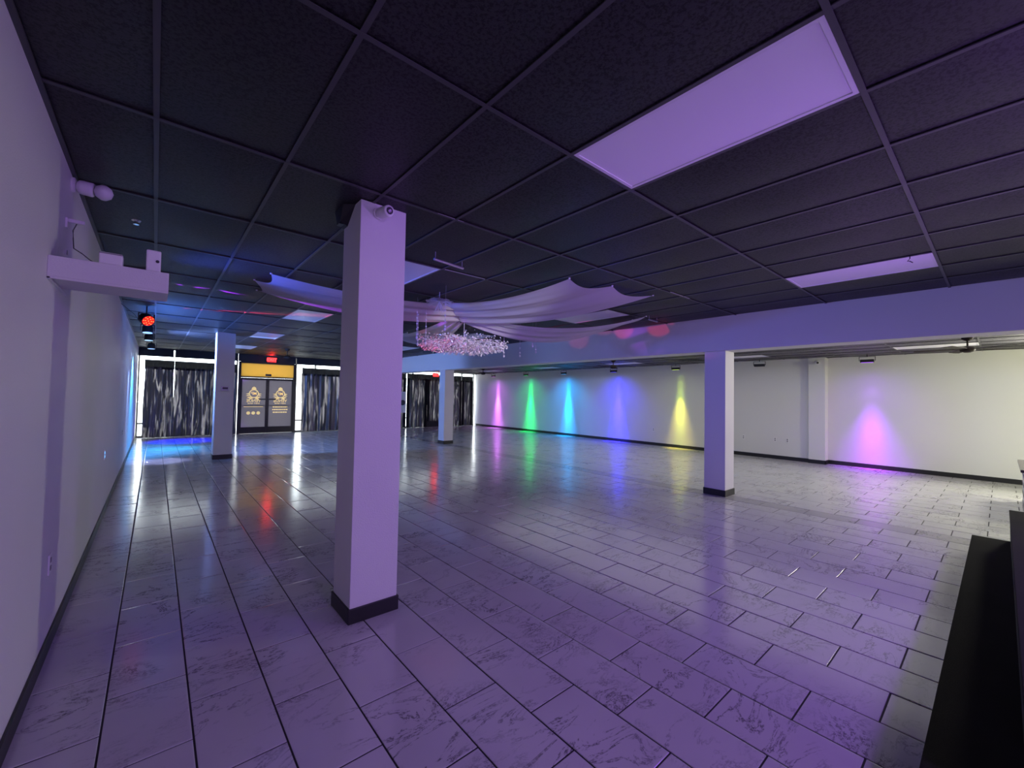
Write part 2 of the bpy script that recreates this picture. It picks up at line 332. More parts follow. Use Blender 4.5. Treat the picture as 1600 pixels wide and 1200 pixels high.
for n in range(n0, 45):
    x0 = -0.143+TW*n; x1 = x0+TW
    if x1 < XL+0.02 or x0 > XRN-0.02: continue
    off = 2.466 + (TL/2 if n % 2 else 0)
    k0 = math.floor((YB-off)/TL)
    for k in range(k0, 60):
        y0 = off+TL*k; y1 = y0+TL
        if y1 < YB+0.02 or y0 > YF+0.25: continue
        a0, a1 = max(x0, XL)+G/2, min(x1, XRN)-G/2; b0, b1 = max(y0, YB)+G/2, min(y1, YF+0.3)-G/2
        if a1-a0 < 0.02 or b1-b0 < 0.02: continue
        cx, cy = (a0+a1)/2, (b0+b1)/2
        hidden = cy < 0.1 and 2.0 < cx < 7.6 and cy > -3 or cy < -0.15
        q = [proj((x, y, 0)) for x, y in ((a0, b0), (a1, b0), (a1, b1), (a0, b1))]
        area = 0
        if all(q) and not hidden:
            area = abs(sum(q[i][0]*q[(i+1) % 4][1]-q[(i+1) % 4][0]*q[i][1] for i in range(4)))/2
            c = proj((cx, cy, 0))
            if not (-80 < c[0] < 1680 and c[1] < 1290): area = 0
        tiles.append((area, n, a0, b0, a1, b1))
tiles.sort(key=lambda t: -t[0])
mesh_cache = {}
for i, (area, n, a0, b0, a1, b1) in enumerate(tiles[:300]):
    w, l = round(a1-a0, 4), round(b1-b0, 4)
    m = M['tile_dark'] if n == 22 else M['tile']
    key = (w, l, m.name)
    if key not in mesh_cache:
        mb = MB(); tile_geo(mb, -w/2, -l/2, w/2, l/2); mesh_cache[key] = mb.mesh('floor_tile', m)
    o = link('floor_tile', mesh_cache[key], fl, ((a0+a1)/2, (b0+b1)/2, random.uniform(-0.0004, 0.0004)))
    o.rotation_euler = (random.gauss(0, 0.0022), random.gauss(0, 0.003), 0)
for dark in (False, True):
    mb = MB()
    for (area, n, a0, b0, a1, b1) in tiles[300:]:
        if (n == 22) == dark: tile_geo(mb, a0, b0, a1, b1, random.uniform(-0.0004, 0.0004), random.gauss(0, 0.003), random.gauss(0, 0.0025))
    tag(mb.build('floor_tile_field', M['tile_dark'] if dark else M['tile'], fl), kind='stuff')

# ------------------------------------------------------------------ walls
tag(MB().box(XL-0.12, YB, 0, XL, YF, ZC+0.1).build('wall_left', M['wall']), kind='structure')
wr = MB().box(XR, 3.32, 0, XR+0.3, YF+0.1, ZC+0.1).box(XRN, YB, 0, XRN+0.1, 3.32, ZC+0.1).build('wall_right', M['wall_smooth']); tag(wr, kind='structure')
tag(MB().box(XL-0.12, YB-0.12, 0, XRN+0.1, YB, ZC+0.1).build('wall_back', M['wall']), kind='structure')
tag(MB().box(13.22, 2.97, 0, XRN+0.02, 3.33, ZS+0.02).build('trim_1', M['wall_smooth']), kind='structure')      # pilaster on the right wall
tag(MB().box(BX0, YB, BZ, BX1, YF-0.06, ZC+0.05).build('trim_2', M['wall_smooth']), kind='structure')           # dropped beam
tag(MB().box(XL, YB, 0, XL+0.013, YF-0.1, 0.10, 0.003).build('baseboard_left', M['rubber']), kind='structure')
tag(MB().box(XR-0.013, 3.33, 0, XR, YF-0.05, 0.10).box(XRN-0.013, YB, 0, XRN, 2.97, 0.10).box(13.207, 2.957, 0, 13.22, 3.343, 0.10).box(13.207, 2.957, 0, XRN-0.013, 2.97, 0.10)
    .build('baseboard_right', M['rubber']), kind='structure')
tag(MB().box(XL, YB, ZC-0.012, XL+0.022, YF-0.1, ZC).build('trim_3', M['tee']), kind='structure')

# ------------------------------------------------------------------ ceilings
A, B = 0.6096, 1.2192
LX0, LY0 = 1.7883, 0.3896
roofs = MB().box(XL-0.1, YB-0.1, ZC+0.06, BX1, YF+0.4, ZC+0.14).build('ceiling', M['black_wall']); tag(roofs, kind='structure')
roof2 = MB().box(BX1-0.02, YB-0.1, ZS+0.05, XRN+0.1, YF+0.4, ZS+0.13).build('ceiling', M['black_wall']); tag(roof2, kind='structure')
lights = []; bcache = {}
def board_mesh(w, l, sag, bm):
    key = (round(w, 3), round(l, 3), sag, bm.name)
    if key not in bcache:
        mb = MB(); mb.grid(lambda u, v: ((u-0.5)*w, (v-0.5)*l, -sag*(1-(2*u-1)**2)*(1-(2*v-1)**2)**0.8), 4, 6)
        mb.f = [tuple(reversed(f)) for f in mb.f]
        bcache[key] = mb.mesh('ceiling_tile', bm, True)
    return bcache[key]
def lay_ceiling(parent, xs, ys, xa, xb, z, lit):
    for i in range(len(xs)-1):
        for j in range(len(ys)-1):
            a0, a1 = max(xs[i], xa), min(xs[i+1], xb); b0, b1 = max(ys[j], YB), min(ys[j+1], YF)
            if a1-a0 < 0.05 or b1-b0 < 0.05: continue
            if lit(i, j): lights.append((a0, b0, a1, b1, z)); continue
            w, l = a1-a0-0.006, b1-b0-0.006
            sg = random.choice((0.006, 0.012, 0.018, 0.026))
            o = link('ceiling_tile', board_mesh(w, l, sg, M['board'] if z > 2.9 else M['board_bay']), parent, ((a0+a1)/2, (b0+b1)/2, z+0.006))
    for y in ys:
        if YB < y < YF: MB().box(xa, y-0.012, z-0.005, xb, y+0.012, z-0.002).box(xa, y-0.001, z, xb, y+0.001, z+0.04).build('grid_tee', M['tee'], parent)
    for x in xs:
        if xa < x < xb: MB().box(x-0.012, YB, z-0.004, x+0.012, YF, z+0.001).box(x-0.001, YB, z, x+0.001, YF, z+0.04).build('grid_tee', M['tee'], parent)
xs = [LX0+A*k for k in range(-4, 10)]; ys = [LY0+B*k for k in range(-5, 16)]
lay_ceiling(roofs, xs, ys, XL, BX0, ZC, lambda i, j: (i-4 in (0, 6)) and (j-5) % 3 == 0 and j >= 5)
xs2 = [12.2-A*k for k in range(-3, 9)][::-1]; ys2 = [0.25+B*k for k in range(-5, 16)]
lay_ceiling(roof2, xs2, ys2, BX1, XRN, ZS, lambda i, j: abs(xs2[i+1]-12.2) < 0.01 and (j-5) % 3 == 0 and j >= 5)

def troffer(x0, y0, x1, y1, z, label, group):
    t = thing('ceiling_light', label, 'light panel', ((x0+x1)/2, (y0+y1)/2, z), 0, group); w, l = (x1-x0)/2-0.013, (y1-y0)/2-0.013
    fr = MB()
    for a in ((-w, -l, w, -l+0.02), (-w, l-0.02, w, l), (-w, -l+0.02, -w+0.02, l-0.02), (w-0.02, -l+0.02, w, l-0.02)): fr.box(a[0], a[1], -0.004, a[2], a[3], 0.03)
    fr.build('frame', M['white_metal'], t)
    MB().grid(lambda u, v: ((u-0.5)*2*(w-0.02), (v-0.5)*2*(l-0.02), 0.001), 2, 4).build('diffuser', M['diffuser'], t)
    return t
nm = {}
for (a0, b0, a1, b1, z) in lights:
    k = 'main' if a0 < 3 else 'beam' if a0 < 7 else 'bay'; nm[k] = nm.get(k, 0)+1; i = nm[k]
    L = {'main': ['largest purple-lit ceiling light panel, nearest the camera', 'light panel half hidden behind the front column top', 'pink-lit light panel above the left end of the white drape',
                  'pale blue-lit light panel beyond the drape with a dark notch', 'farthest light panel of the main ceiling, near the red exit sign'],
         'beam': ['long white light panel just in front of the beam, right of the drapes', 'light panel seen just above the right-hand drape', 'light panel along the beam hidden beyond the chandelier', 'far light panel along the beam, fourth from the front', 'farthest light panel along the beam'],
         'bay': ['light panel in the side bay behind the nearest ceiling fan', 'light panel in the side bay right of the right-hand column', 'blue-tinted side bay light panel by the middle fan', 'cyan-tinted side bay light panel above the green wash', 'violet-tinted side bay light panel by the farthest fan']}[k][i-1]
    troffer(a0, b0, a1, b1, z, L, 'unlit ceiling light panels')

# scuffed spots on the grid
for (x0, y0, x1, y1) in ((2.42, 4.02, 2.98, 4.05), (5.1, 2.80, 5.62, 2.83), (1.62, 2.815, 1.86, 2.84)):
    MB().box(x0, y0, ZC-0.004, x1, y0+0.012, ZC-0.002).build('bare_metal_edge', M['scuff'], roofs)

# ------------------------------------------------------------------ columns
def column(x0, y0, w, h, label):
    t = thing('column', label, 'column', (x0+w/2, y0+w/2, 0)); a = w/2
    MB().box(-a, -a, 0, a, a, h, 0.004).build('shaft', M['wall'], t)
    b = a+0.012; MB().box(-b, -b, 0, b, b, 0.105, 0.004).build('base_trim', M['rubber'], t)
    return t
column(1.088, 2.99, 0.352, ZC, 'white square column standing nearest the camera, with security camera on top')
column(1.085, 12.1, 0.37, ZC, 'white square column at far left, by the red-lit spotlight and glass doors')
column(7.30, 11.98, 0.35, BZ+0.005, 'small far white column under the beam, in front of the dark curtains')
column(7.31, 3.02, 0.352, BZ+0.005, 'white square column under the right half of the beam')

# ------------------------------------------------------------------ storefront
pv = MB().box(-30, YF+0.45, -0.14, 45, 70, -0.02).build('pavement', M['asphalt']); tag(pv, kind='structure')
YG = YF+0.22
slits = [(-0.46, 0.455), (0.49, 2.315), (2.345, 4.31), (4.34, 9.215), (9.25, 13.32)]
wf = MB()
for a, b in slits: wf.box(a, YF-0.02, 2.755, b, YF+0.02, ZC+0.06)
wf.build('wall_far', M['black_wall']); tag(bpy.data.objects['wall_far'], kind='structure')
for n, (a, b, muls) in enumerate([(XL, 2.36, (1.66,)), (4.36, 7.40, (5.12,)), (7.40, XR, (9.63, 12.51))]):
    w = struct('window_%d' % (n+1))
    for z0, z1 in ((0.0, 0.06), (0.455, 0.50), (ZC-0.02, ZC+0.06)): MB().box(a, YG-0.03, z0, b, YG+0.03, z1).build('rail', M['alu'], w)
    edges = [a+0.02]+list(muls)+[b-0.02]
    for x in edges: MB().box(x-0.022, YG-0.04, 0, x+0.022, YG+0.04, ZC+0.03).build('mullion', M['alu'], w)
    for x0, x1 in zip(edges, edges[1:]):
        MB().box(x0+0.022, YG-0.004, 0.06, x1-0.022, YG+0.004, 0.455).build('glass_pane', M['glass'], w)
        MB().box(x0+0.022, YG-0.004, 0.50, x1-0.022, YG+0.004, ZC-0.02).build('glass_pane', M['glass'], w)
# dark sill strip hugging the floor under the curtains
tag(MB().box(XL, YF+0.15, 0, 2.36, YF+0.19, 0.02).box(4.36, YF+0.15, 0, XR, YF+0.19, 0.02).build('trim_4', M['alu']), kind='structure')

def curtain(x0, x1, label, seed, zb=0.03, pinch=None, flare=0.0, yo=0.07, group='dark satin curtains across the storefront'):
    rnd = random.Random(seed); w = x1-x0; t = thing('curtain', label, 'curtain', ((x0+x1)/2, YF+yo, 0), 0, group)
    ph = [rnd.uniform(0, 6.28) for _ in range(8)]; fq = [rnd.uniform(9, 13)*w, rnd.uniform(15, 24)*w, rnd.uniform(3, 5)*w]
    nu = max(16, int(w*42)); zt = 2.40
    def f(u, v):
        z = zt+(zb-zt)*v; d = 0.2+0.8*v
        uu = u+0.014*math.sin(v*7+ph[3]+u*9)*v/w
        y = 0.030*d*math.sin(fq[0]*uu*2+ph[0]+0.9*math.sin(2.2*v+ph[4]))+0.016*math.sin(fq[1]*uu*2+ph[1]+1.4*v)+0.02*math.sin(fq[2]*uu+ph[2])
        x = (uu-0.5)*w*(1+flare*(v-0.5))
        if pinch:
            k = math.exp(-((v-pinch)/0.2)**2); x *= 1-0.25*k
        return (x, y*0.9, z+0.012*math.sin(6*uu*w+ph[5])*v)
    MB().grid(f, nu, 26).build('drape', M['satin'], t, True)
    g = lambda u, v: ((u-0.5)*w, 0.018*math.sin(fq[0]*u*2+ph[0]), 2.63-0.31*v)
    MB().grid(g, nu, 3).build('header_band', M['black_cloth'], t, True)
    MB().tube([(-w/2, 0.0, 2.625), (w/2, 0.0, 2.625)], 0.011, 6).build('rod', M['black_metal'], t)
    if x0 > 7:
        for sx in (-1, 1): MB().grid(lambda u, v: (sx*(w/2-0.07)+(u-0.5)*0.14, -0.035+0.015*math.sin(9*u), 2.40+(zb-2.40)*v), 6, 6).build('folded_edge', M['black_cloth'], t, True)
    return t
curtain(-0.29, 0.487, 'narrow dark satin curtain beside the left wall', 1, 0.02, flare=0.10, yo=0.0)
curtain(0.493, 2.34, 'wide dark satin curtain between the wall curtain and far left column', 2, 0.02, flare=0.03, yo=0.09)
curtain(4.58, 6.25, 'dark satin curtain just right of the glass doors', 3, 0.02, flare=-0.06)
curtain(6.28, 7.60, 'dark satin curtain mostly behind the front column, left part', 4, 0.02)
curtain(7.65, 9.215, 'dark satin curtain behind the white round-marked poster', 5, 0.02, flare=0.05)
curtain(9.25, 10.345, 'dark satin curtain right of the poster, left of the raised-hem one', 6, 0.02)
curtain(10.35, 11.325, 'dark satin curtain with raised hem beside the far small column', 7, 0.30)
curtain(11.34, 12.395, 'dark satin curtain just right of the far small column', 8, 0.02)
curtain(12.42, 13.12, 'dark satin curtain nearest the right wall', 9, 0.02)
# small skirts of black wall under raised hem
tag(MB().box(10.30, YF+0.12, 0.0, 11.28, YF+0.14, 0.42).build('trim_5', M['black_wall']), kind='structure')

po = thing('poster', 'white poster with a black disc hung before the dark curtain', 'poster', (8.85, YF-0.07, 0))
MB().box(-0.30, -0.006, 0.74, 0.30, 0.006, 1.74).build('sheet', M['white_plastic'], po)
MB().lathe([(0.13, 0), (0.13, 0.012), (0.11, 0.02)], (0.13, -0.006, 1.22), 20, 'Y').build('disc', M['dark_plastic'], po)
for sx in (-0.27, 0.27): MB().tube([(sx, 0, 1.73), (sx, 0.10, 2.62)], 0.003, 5).build('hanging_cord', M['dark_plastic'], po)

# doors
DY = YF+0.02
frame = MB().box(2.365, DY-0.05, 0, 2.443, DY+0.05, 2.75).box(4.242, DY-0.05, 0, 4.34, DY+0.05, 2.75).box(2.43, DY-0.05, 2.15, 4.25, DY+0.05, 2.20).box(2.43, DY-0.05, 2.70, 4.25, DY+0.05, 2.76).box(2.43, DY-0.05, 0, 4.25, DY+0.05, 0.015)
fr = frame.build('trim_6', M['alu']); tag(fr, kind='structure')
MB().box(2.43, DY-0.01, 2.20, 4.25, DY+0.01, 2.70).build('amber_transom_panel', M['gold_film'], fr)['label'] = 'amber frosted panel above the glass doors'
MB().box(3.24, DY-0.09, 2.225, 3.44, DY-0.05, 2.31, 0.006).build('door_sensor', M['dark_plastic'], fr)

def text_mesh(s, size, mirror=True):
    c = bpy.data.curves.new('lettering', 'FONT'); c.body = s; c.size = size; c.align_x = 'CENTER'; c.align_y = 'CENTER'; c.extrude = 0.0008; c.offset = size*0.02
    o = bpy.data.objects.new('tmp', c); COL.objects.link(o); bpy.context.view_layer.update()
    me = bpy.data.meshes.new_from_object(o.evaluated_get(bpy.context.evaluated_depsgraph_get())); bpy.data.objects.remove(o)
    for v in me.vertices:
        x, y, z = v.co; v.co = (-x if mirror else x, -z, y)
    me.materials.clear()
    return me
def door(n, x0, x1, hinge_left):
    d = struct('door_%d' % n)
    st = 0.045
    lf = MB().box(x0, DY-0.022, 0.02, x0+st, DY+0.022, 2.145).box(x1-st, DY-0.022, 0.02, x1, DY+0.022, 2.145).box(x0+st, DY-0.022, 2.07, x1-st, DY+0.022, 2.145).box(x0+st, DY-0.022, 0.02, x1-st, DY+0.022, 0.265)
    lf.build('leaf_frame', M['alu'], d)
    MB().box(x0+st, DY-0.004, 0.265, x1-st, DY+0.004, 2.07).build('glass_pane', M['tinted_glass'], d)
    MB().box(x0+st, DY+0.012, 1.075, x1-st, DY+0.02, 1.10).build('mid_rail', M['alu'], d)
    cx = (x0+x1)/2
    if n == 1: b0, b1 = x1-0.26, x1-0.02
    else: b0, b1 = x0+0.02, x0+0.28
    MB().box(b0, DY-0.075, 1.305, b1, DY-0.045, 1.355, 0.006).box(b0+0.02, DY-0.05, 1.31, b0+0.05, DY-0.02, 1.35).box(b1-0.05, DY-0.05, 1.31, b1-0.02, DY-0.02, 1.35).build('push_bar', M['black_metal'], d)
    # gold lettering and crest, read from outside (mirrored here)
    y = DY-0.0062
    crest = MB()
    for k in range(48):                                            # round ring
        a0, a1 = 2*PI*k/48, 2*PI*(k+1)/48; ro, ri = 0.165, 0.130
        crest.add([(ro*math.cos(a0), 0, ro*math.sin(a0)), (ro*math.cos(a1), 0, ro*math.sin(a1)), (ri*math.cos(a1), 0, ri*math.sin(a1)), (ri*math.cos(a0), 0, ri*math.sin(a0))], [(0, 1, 2, 3)])
    def poly(pts): crest.add([(a, 0, b) for a, b in pts], [tuple(range(len(pts)))])
    poly([(-0.085, 0.16), (0.085, 0.16), (0.06, 0.235), (0.0, 0.27), (-0.06, 0.235)])        # crown
    for s in (-1, 1):
        for k in range(4):                                        # side flourishes
            a = math.radians(-8-17*k); r = 0.19+0.02*k
            px, pz = s*(r+0.02)*math.cos(a), r*math.sin(a)+0.02
            poly([(px-s*0.05, pz+0.028), (px+s*0.055, pz-0.004-0.01*k), (px-s*0.035, pz-0.03)])
        poly([(s*0.03, -0.165), (s*0.13, -0.125), (s*0.17, -0.17), (s*0.06, -0.20)])
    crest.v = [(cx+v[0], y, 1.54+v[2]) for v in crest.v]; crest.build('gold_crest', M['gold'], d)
    def txt(nm, s, size, x, z):
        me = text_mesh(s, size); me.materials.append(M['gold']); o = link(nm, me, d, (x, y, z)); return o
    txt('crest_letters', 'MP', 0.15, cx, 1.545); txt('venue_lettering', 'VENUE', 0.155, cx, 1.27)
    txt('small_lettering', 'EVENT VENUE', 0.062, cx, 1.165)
    if n == 1:
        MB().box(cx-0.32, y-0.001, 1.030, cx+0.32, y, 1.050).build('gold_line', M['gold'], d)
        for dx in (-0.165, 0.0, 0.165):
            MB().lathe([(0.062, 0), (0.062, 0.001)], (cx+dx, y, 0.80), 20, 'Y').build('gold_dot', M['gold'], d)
    else:
        for k, (zz, ww) in enumerate(((1.03, 0.26), (0.925, 0.27), (0.82, 0.25))):
            m = MB(); x = cx-ww                                      # illegible small print as short bars
            rr = random.Random(k)
            while x < cx+ww-0.02:
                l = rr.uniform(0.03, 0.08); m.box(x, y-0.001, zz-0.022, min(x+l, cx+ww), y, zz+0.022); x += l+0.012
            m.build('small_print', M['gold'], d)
door(1, 2.445, 3.325, True); door(2, 3.345, 4.24, False)
tag(MB().box(3.325, DY-0.03, 0.02, 3.345, DY+0.03, 2.145).build('trim_7', M['alu']), kind='structure')

# exit signs
def exit_sign(x, z, label):
    t = thing('exit_sign', label, 'exit sign', (x, YF-0.07, z), 0)
    MB().box(-0.17, -0.02, -0.1, 0.17, 0.05, 0.1, 0.008).build('housing', M['black_metal'], t)
    me = text_mesh('EXIT', 0.17, False); me.materials.append(M['exit_red']); link('letters', me, t, (0, -0.024, 0))
    MB().box(-0.155, -0.0215, -0.088, 0.155, -0.0205, 0.088).build('face', mat('exit_face', (0.25, 0.01, 0.01), 0.4, emis=(1, 0.03, 0.03), es=1.6), t)
    lamp('POINT', 'exit_glow', (x, YF-0.16, z), (1, 0.02, 0.02), 5, shadow_soft_size=0.06)
exit_sign(3.43, 2.87, 'red lit exit sign over the glass double doors')
exit_sign(10.75, 2.62, 'red lit exit sign beside the far small column')

# ------------------------------------------------------------------ stage and bar at the right
st = thing('stage_step', 'low black carpeted platform step along the bottom right', 'step', (0, 0, 0))
MB().box(1.6, -3.4, 0.0, 6.94, 0.222, 0.165).build('riser', M['black_wall'], st)
MB().box(1.595, -3.4, 0.165, 6.945, 0.227, 0.18, 0.005).build('carpet_top', M['carpet'], st)
sg = thing('stage', 'taller black carpeted stage at the right edge of the photo', 'stage', (0, 0, 0))
MB().box(2.3, -3.4, 0.18, 7.03, -0.048, 0.48).build('riser', M['black_wall'], sg)
MB().box(2.3, -3.4, 0.48, 7.035, -0.043, 0.495, 0.005).build('carpet_top', M['carpet'], sg)
br = thing('bar_counter', 'bar counter with dark top, just entering at the right edge', 'counter', (9.95, -1.25, 0))
MB().box(-0.45, -1.0, 0.0, 1.2, 1.03, 0.66).build('body', M['white_metal'], br)
MB().box(-0.52, -1.05, 0.66, 1.25, 1.08, 0.70, 0.006).build('countertop', M['countertop'], br)
for k in range(4):
    MB().box(-0.455, -0.98, 0.03+0.16*k, 1.19, 1.038, 0.045+0.16*k).build('groove_strip', M['slot'], br)

# ------------------------------------------------------------------ left wall things
sh = thing('wall_shelf', 'white box shelf mounted high on the left wall', 'shelf', (XL, 3.3, 2.212))
MB().box(0, 0, 0.012, 0.502, 0.39, 0.125, 0.003).box(0, 0, 0, 0.502, 0.012, 0.012).build('shelf_box', M['wall'], sh)
MB().box(0.0, 0.0, -0.004, 0.012, 0.55, 0.008).build('wall_cleat', M['white_metal'], sh)
b1 = thing('router', 'small white box on the shelf, nearer the wall', 'box', (-0.218, 3.36, 2.338))
MB().box(-0.05, -0.04, 0, 0.05, 0.04, 0.07, 0.006).build('body', M['white_plastic'], b1)
MB().box(-0.05, -0.043, 0.06, 0.05, -0.039, 0.066).build('seam', M['slot'], b1)
b2 = thing('speaker', 'taller white speaker on the outer end of the shelf', 'speaker', (-0.032, 3.345, 2.338))
MB().box(-0.034, -0.03, 0, 0.034, 0.03, 0.128, 0.006).build('body', M['white_plastic'], b2)
MB().lathe([(0.009, 0), (0.009, 0.003), (0.006, 0.004)], (0.018, -0.03, 0.062), 12, 'Y').build('driver', M['dark_plastic'], b2)

def security_camera(name, loc, rz, label, pitch=-0.25, size=1.0, lens=True, L=1.0):
    t = thing(name, label, 'security camera', loc, rz); s = size
    MB().lathe([(0.036*s, 0), (0.036*s, 0.012*s), (0.02*s, 0.018*s)], (0, 0, 0), 18, 'Y').build('mount', M['white_plastic'], t, False)
    m = MB().tube([(0, -0.015*s, 0), (0, -0.04*s, 0)], 0.012*s, 10); m.build('arm', M['white_plastic'], t)
    b = MB().lathe([(0.02*s, 0.02*s), (0.032*s, 0.028*s), (0.034*s, 0.04*s), (0.034*s, 0.12*s*L), (0.031*s, 0.128*s*L)], (0, 0, 0), 18, 'Y')
    f = MB().lathe([(0.022*s, 0.128*s), (0.021*s, 0.131*s)], (0, 0, 0), 18, 'Y'); e = MB().lathe([(0.011*s, 0.131*s), (0.009*s, 0.134*s)], (0, 0, 0), 12, 'Y')
    mt = Matrix.Rotation(pitch, 4, 'X')
    for q in (b, f, e): q.xf(mt)
    bo = b.build('body', M['white_plastic'], t, True)
    if not lens:
        MB().lathe([(0.012*s, -0.036*s), (0.03*s, -0.022*s), (0.037*s, 0), (0.03*s, 0.022*s), (0.012*s, 0.036*s)], (0, -0.115*s, -0.01*s), 18).build('ball', M['white_plastic'], t, True); return t
    f.build('lens_face', M['ir_lens'], bo); e.build('lens', M['chrome'], bo)
    return t
security_camera('security_camera', (1.218, 2.99, 2.958), math.radians(8), 'white security camera on top of the nearest column', 0.12, 1.2)
t = security_camera('security_camera', (XL, 3.95, 2.96), math.radians(80), 'white round-headed camera where the left wall meets the ceiling', 0.10, 1.35, False, 0.62)
security_camera('security_camera', (13.22, 3.14, 2.66), math.radians(-70), 'small white camera atop the right wall pilaster', 0.2, 1.2)

kb = thing('wall_bracket', 'small white bracket with thin cord above the shelf', 'bracket', (XL, 3.80, 2.66))
MB().box(0, -0.022, -0.03, 0.01, 0.022, 0.03).box(0.01, -0.01, 0.008, 0.085, 0.01, 0.03, 0.003).build('plate', M['white_plastic'], kb)
MB().box(0.0, -0.012, -0.2, 0.012, 0.012, -0.17).build('clip', M['chrome'], kb)
cr = MB().tube([(XL+0.05, 3.80, 2.672), (-0.444, 3.95, 2.66), (-0.44, 3.94, 2.60), (-0.426, 3.85, 2.52), (-0.38, 3.80, 2.481), (-0.338, 3.70, 2.43), (-0.30, 3.62, 2.391), (-0.27, 3.52, 2.342)], 0.003, 6).build('cord', M['dark_plastic']); tag(cr, 'thin dark cord running from the wall bracket to the shelf', 'cord')

def outlet(x, y, z, face, label, group='wall outlet plates', mat2=None, sz=(0.037, 0.06)):
    t = thing('outlet', label, 'outlet', (x, y, z), {'+x': 0, '-x': PI}[face], group)
    MB().box(0, -sz[0], -sz[1], 0.007, sz[0], sz[1], 0.002).build('plate', M['white_plastic'], t)
    for dz in (-0.024, 0.024): MB().box(0.0068, -0.016, dz-0.014, 0.009, 0.016, dz+0.014).build('socket', mat2 or M['slot'], t)
outlet(XL, 3.80, 0.545, '+x', 'outlet plate low on the left wall, nearest the camera')
outlet(XL, 7.30, 0.80, '+x', 'blue-glowing outlet plate on the left wall beyond the shelf', mat2=M['led_blue'])
outlet(XL, 11.1, 0.78, '+x', 'far outlet plate on the left wall near the blue light')
outlet(XR, 7.91, 0.545, '-x', 'outlet plate between blue and yellow wall washes')
outlet(XR, 4.97, 0.54, '-x', 'lone outlet plate just right of the right-hand column')
outlet(XR, 4.14, 0.54, '-x', 'left one of the outlet pair beside the pilaster')
outlet(XR, 3.84, 0.54, '-x', 'right one of the outlet pair beside the pilaster')

th = thing('thermostat', 'grey control panel on the far left column', 'thermostat', (1.27, 12.09, 1.68))
MB().box(-0.075, -0.02, -0.055, 0.075, 0.0, 0.055, 0.005).build('body', M['steel'], th); MB().box(-0.05, -0.022, -0.015, 0.06, -0.02, 0.035).build('screen', M['dark_plastic'], th)

# black box loudspeaker clamped on the left side of the front column
sp = thing('wall_speaker', 'small black speaker at the top left of the nearest column', 'speaker', (1.088, 3.26, 2.955))
MB().add([(0, -0.16, 0.075), (0, 0.085, 0.075), (0, 0.085, -0.045), (0, 0.0, -0.045), (-0.07, -0.10, 0.075), (-0.07, 0.085, 0.075), (-0.055, 0.085, -0.02), (-0.055, 0.0, -0.02)],
         [(0, 3, 2, 1), (4, 5, 6, 7), (0, 1, 5, 4), (3, 7, 6, 2), (0, 4, 7, 3), (1, 2, 6, 5)]).build('cabinet', M['black_metal'], sp)
MB().box(-0.06, 0.01, -0.034, -0.01, 0.075, -0.03).build('grille', M['dark_plastic'], sp)

# sprinkler heads
sk = thing('sprinkler', 'tiny chrome sprinkler head in the ceiling left of the front column', 'sprinkler', (-0.165, 4.66, ZC))
MB().lathe([(0.035, 0.0), (0.03, -0.006), (0.012, -0.01), (0.012, -0.03), (0.02, -0.032), (0.02, -0.036)], (0, 0, 0), 16).build('head', M['chrome'], sk)

# small suspended bars under the ceiling
def hanger(x0, y0, x1, y1, label):
    t = thing('hanging_bar', label, 'bar', ((x0+x1)/2, (y0+y1)/2, ZC)); dx, dy = (x1-x0)/2, (y1-y0)/2
    MB().tube([(-dx, -dy, -0.075), (dx, dy, -0.075)], 0.014, 6).build('bar', M['steel'], t)
    for s in (-1, 1): MB().tube([(s*dx*0.92, s*dy*0.92, 0), (s*dx*0.92, s*dy*0.92, -0.075)], 0.004, 6).build('rod', M['steel'], t)
hanger(2.04, 3.60, 2.42, 3.66, 'grey bar hung on two rods right of the front column')
hanger(6.28, 3.84, 6.58, 3.86, 'small grey hanging bar beside the drape end near the beam')
hk = thing('wire_hook', 'little black wire hook at the edge of the long white light panel', 'hook', (5.42, 0.55, ZC))
MB().tube([(0, 0, 0), (0, 0, -0.03), (0.03, 0.02, -0.045), (-0.02, 0.0, -0.06), (0.0, -0.02, -0.075)], 0.004, 6).build('wire', M['black_metal'], hk)

# ------------------------------------------------------------------ stage heads
def par_head(loc, rz, tilt, label, lens, r=0.085, dots=True, zc=ZC, group=None):
    t = thing('par_light', label, 'spotlight', loc, rz, group); zc = zc-loc[2]
    MB().box(-r-0.022, -0.012, 0.09, r+0.022, 0.012, 0.10).box(-r-0.022, -0.012, -0.02, -r-0.014, 0.012, 0.10).box(r+0.014, -0.012, -0.02, r+0.022, 0.012, 0.10).build('yoke', M['black_metal'], t)
    MB().tube([(0, 0, 0.1), (0, 0, zc)], 0.010, 8).build('clamp', M['black_metal'], t)
    b = MB().lathe([(r*0.55, -0.10), (r*0.8, -0.085), (r, -0.05), (r, 0.055), (r*0.93, 0.06)], (0, 0, 0), 20, 'Y')
    f = MB().lathe([(r*0.90, 0.0605), (r*0.88, 0.063)], (0, 0, 0), 20, 'Y'); mt = Matrix.Rotation(tilt, 4, 'X')
    bo = b.xf(mt).build('can', M['black_metal'], t); f.xf(mt).build('lens', lens, bo)
    if dots:
        for (a, q) in [(0, 0)]+[(0.45, k*PI/3) for k in range(6)]+[(0.75, k*PI/4) for k in range(8)]:
            MB().lathe([(r*0.10, 0.064), (r*0.07, 0.067)], (r*a*math.cos(q), 0, r*a*math.sin(q)), 8, 'Y').xf(mt).build('led', M['led_hot'], bo)
    return t
par_head((-0.15, 9.3, 2.80), math.radians(30), math.radians(28), 'glowing red spotlight hanging below the shelf end', M['led_red'], 0.095)
par_head((-0.15, 10.9, 2.80), 0, math.radians(82), 'spotlight pointing down, directly behind the glowing red one', M['lens_blue'], 0.085, False)
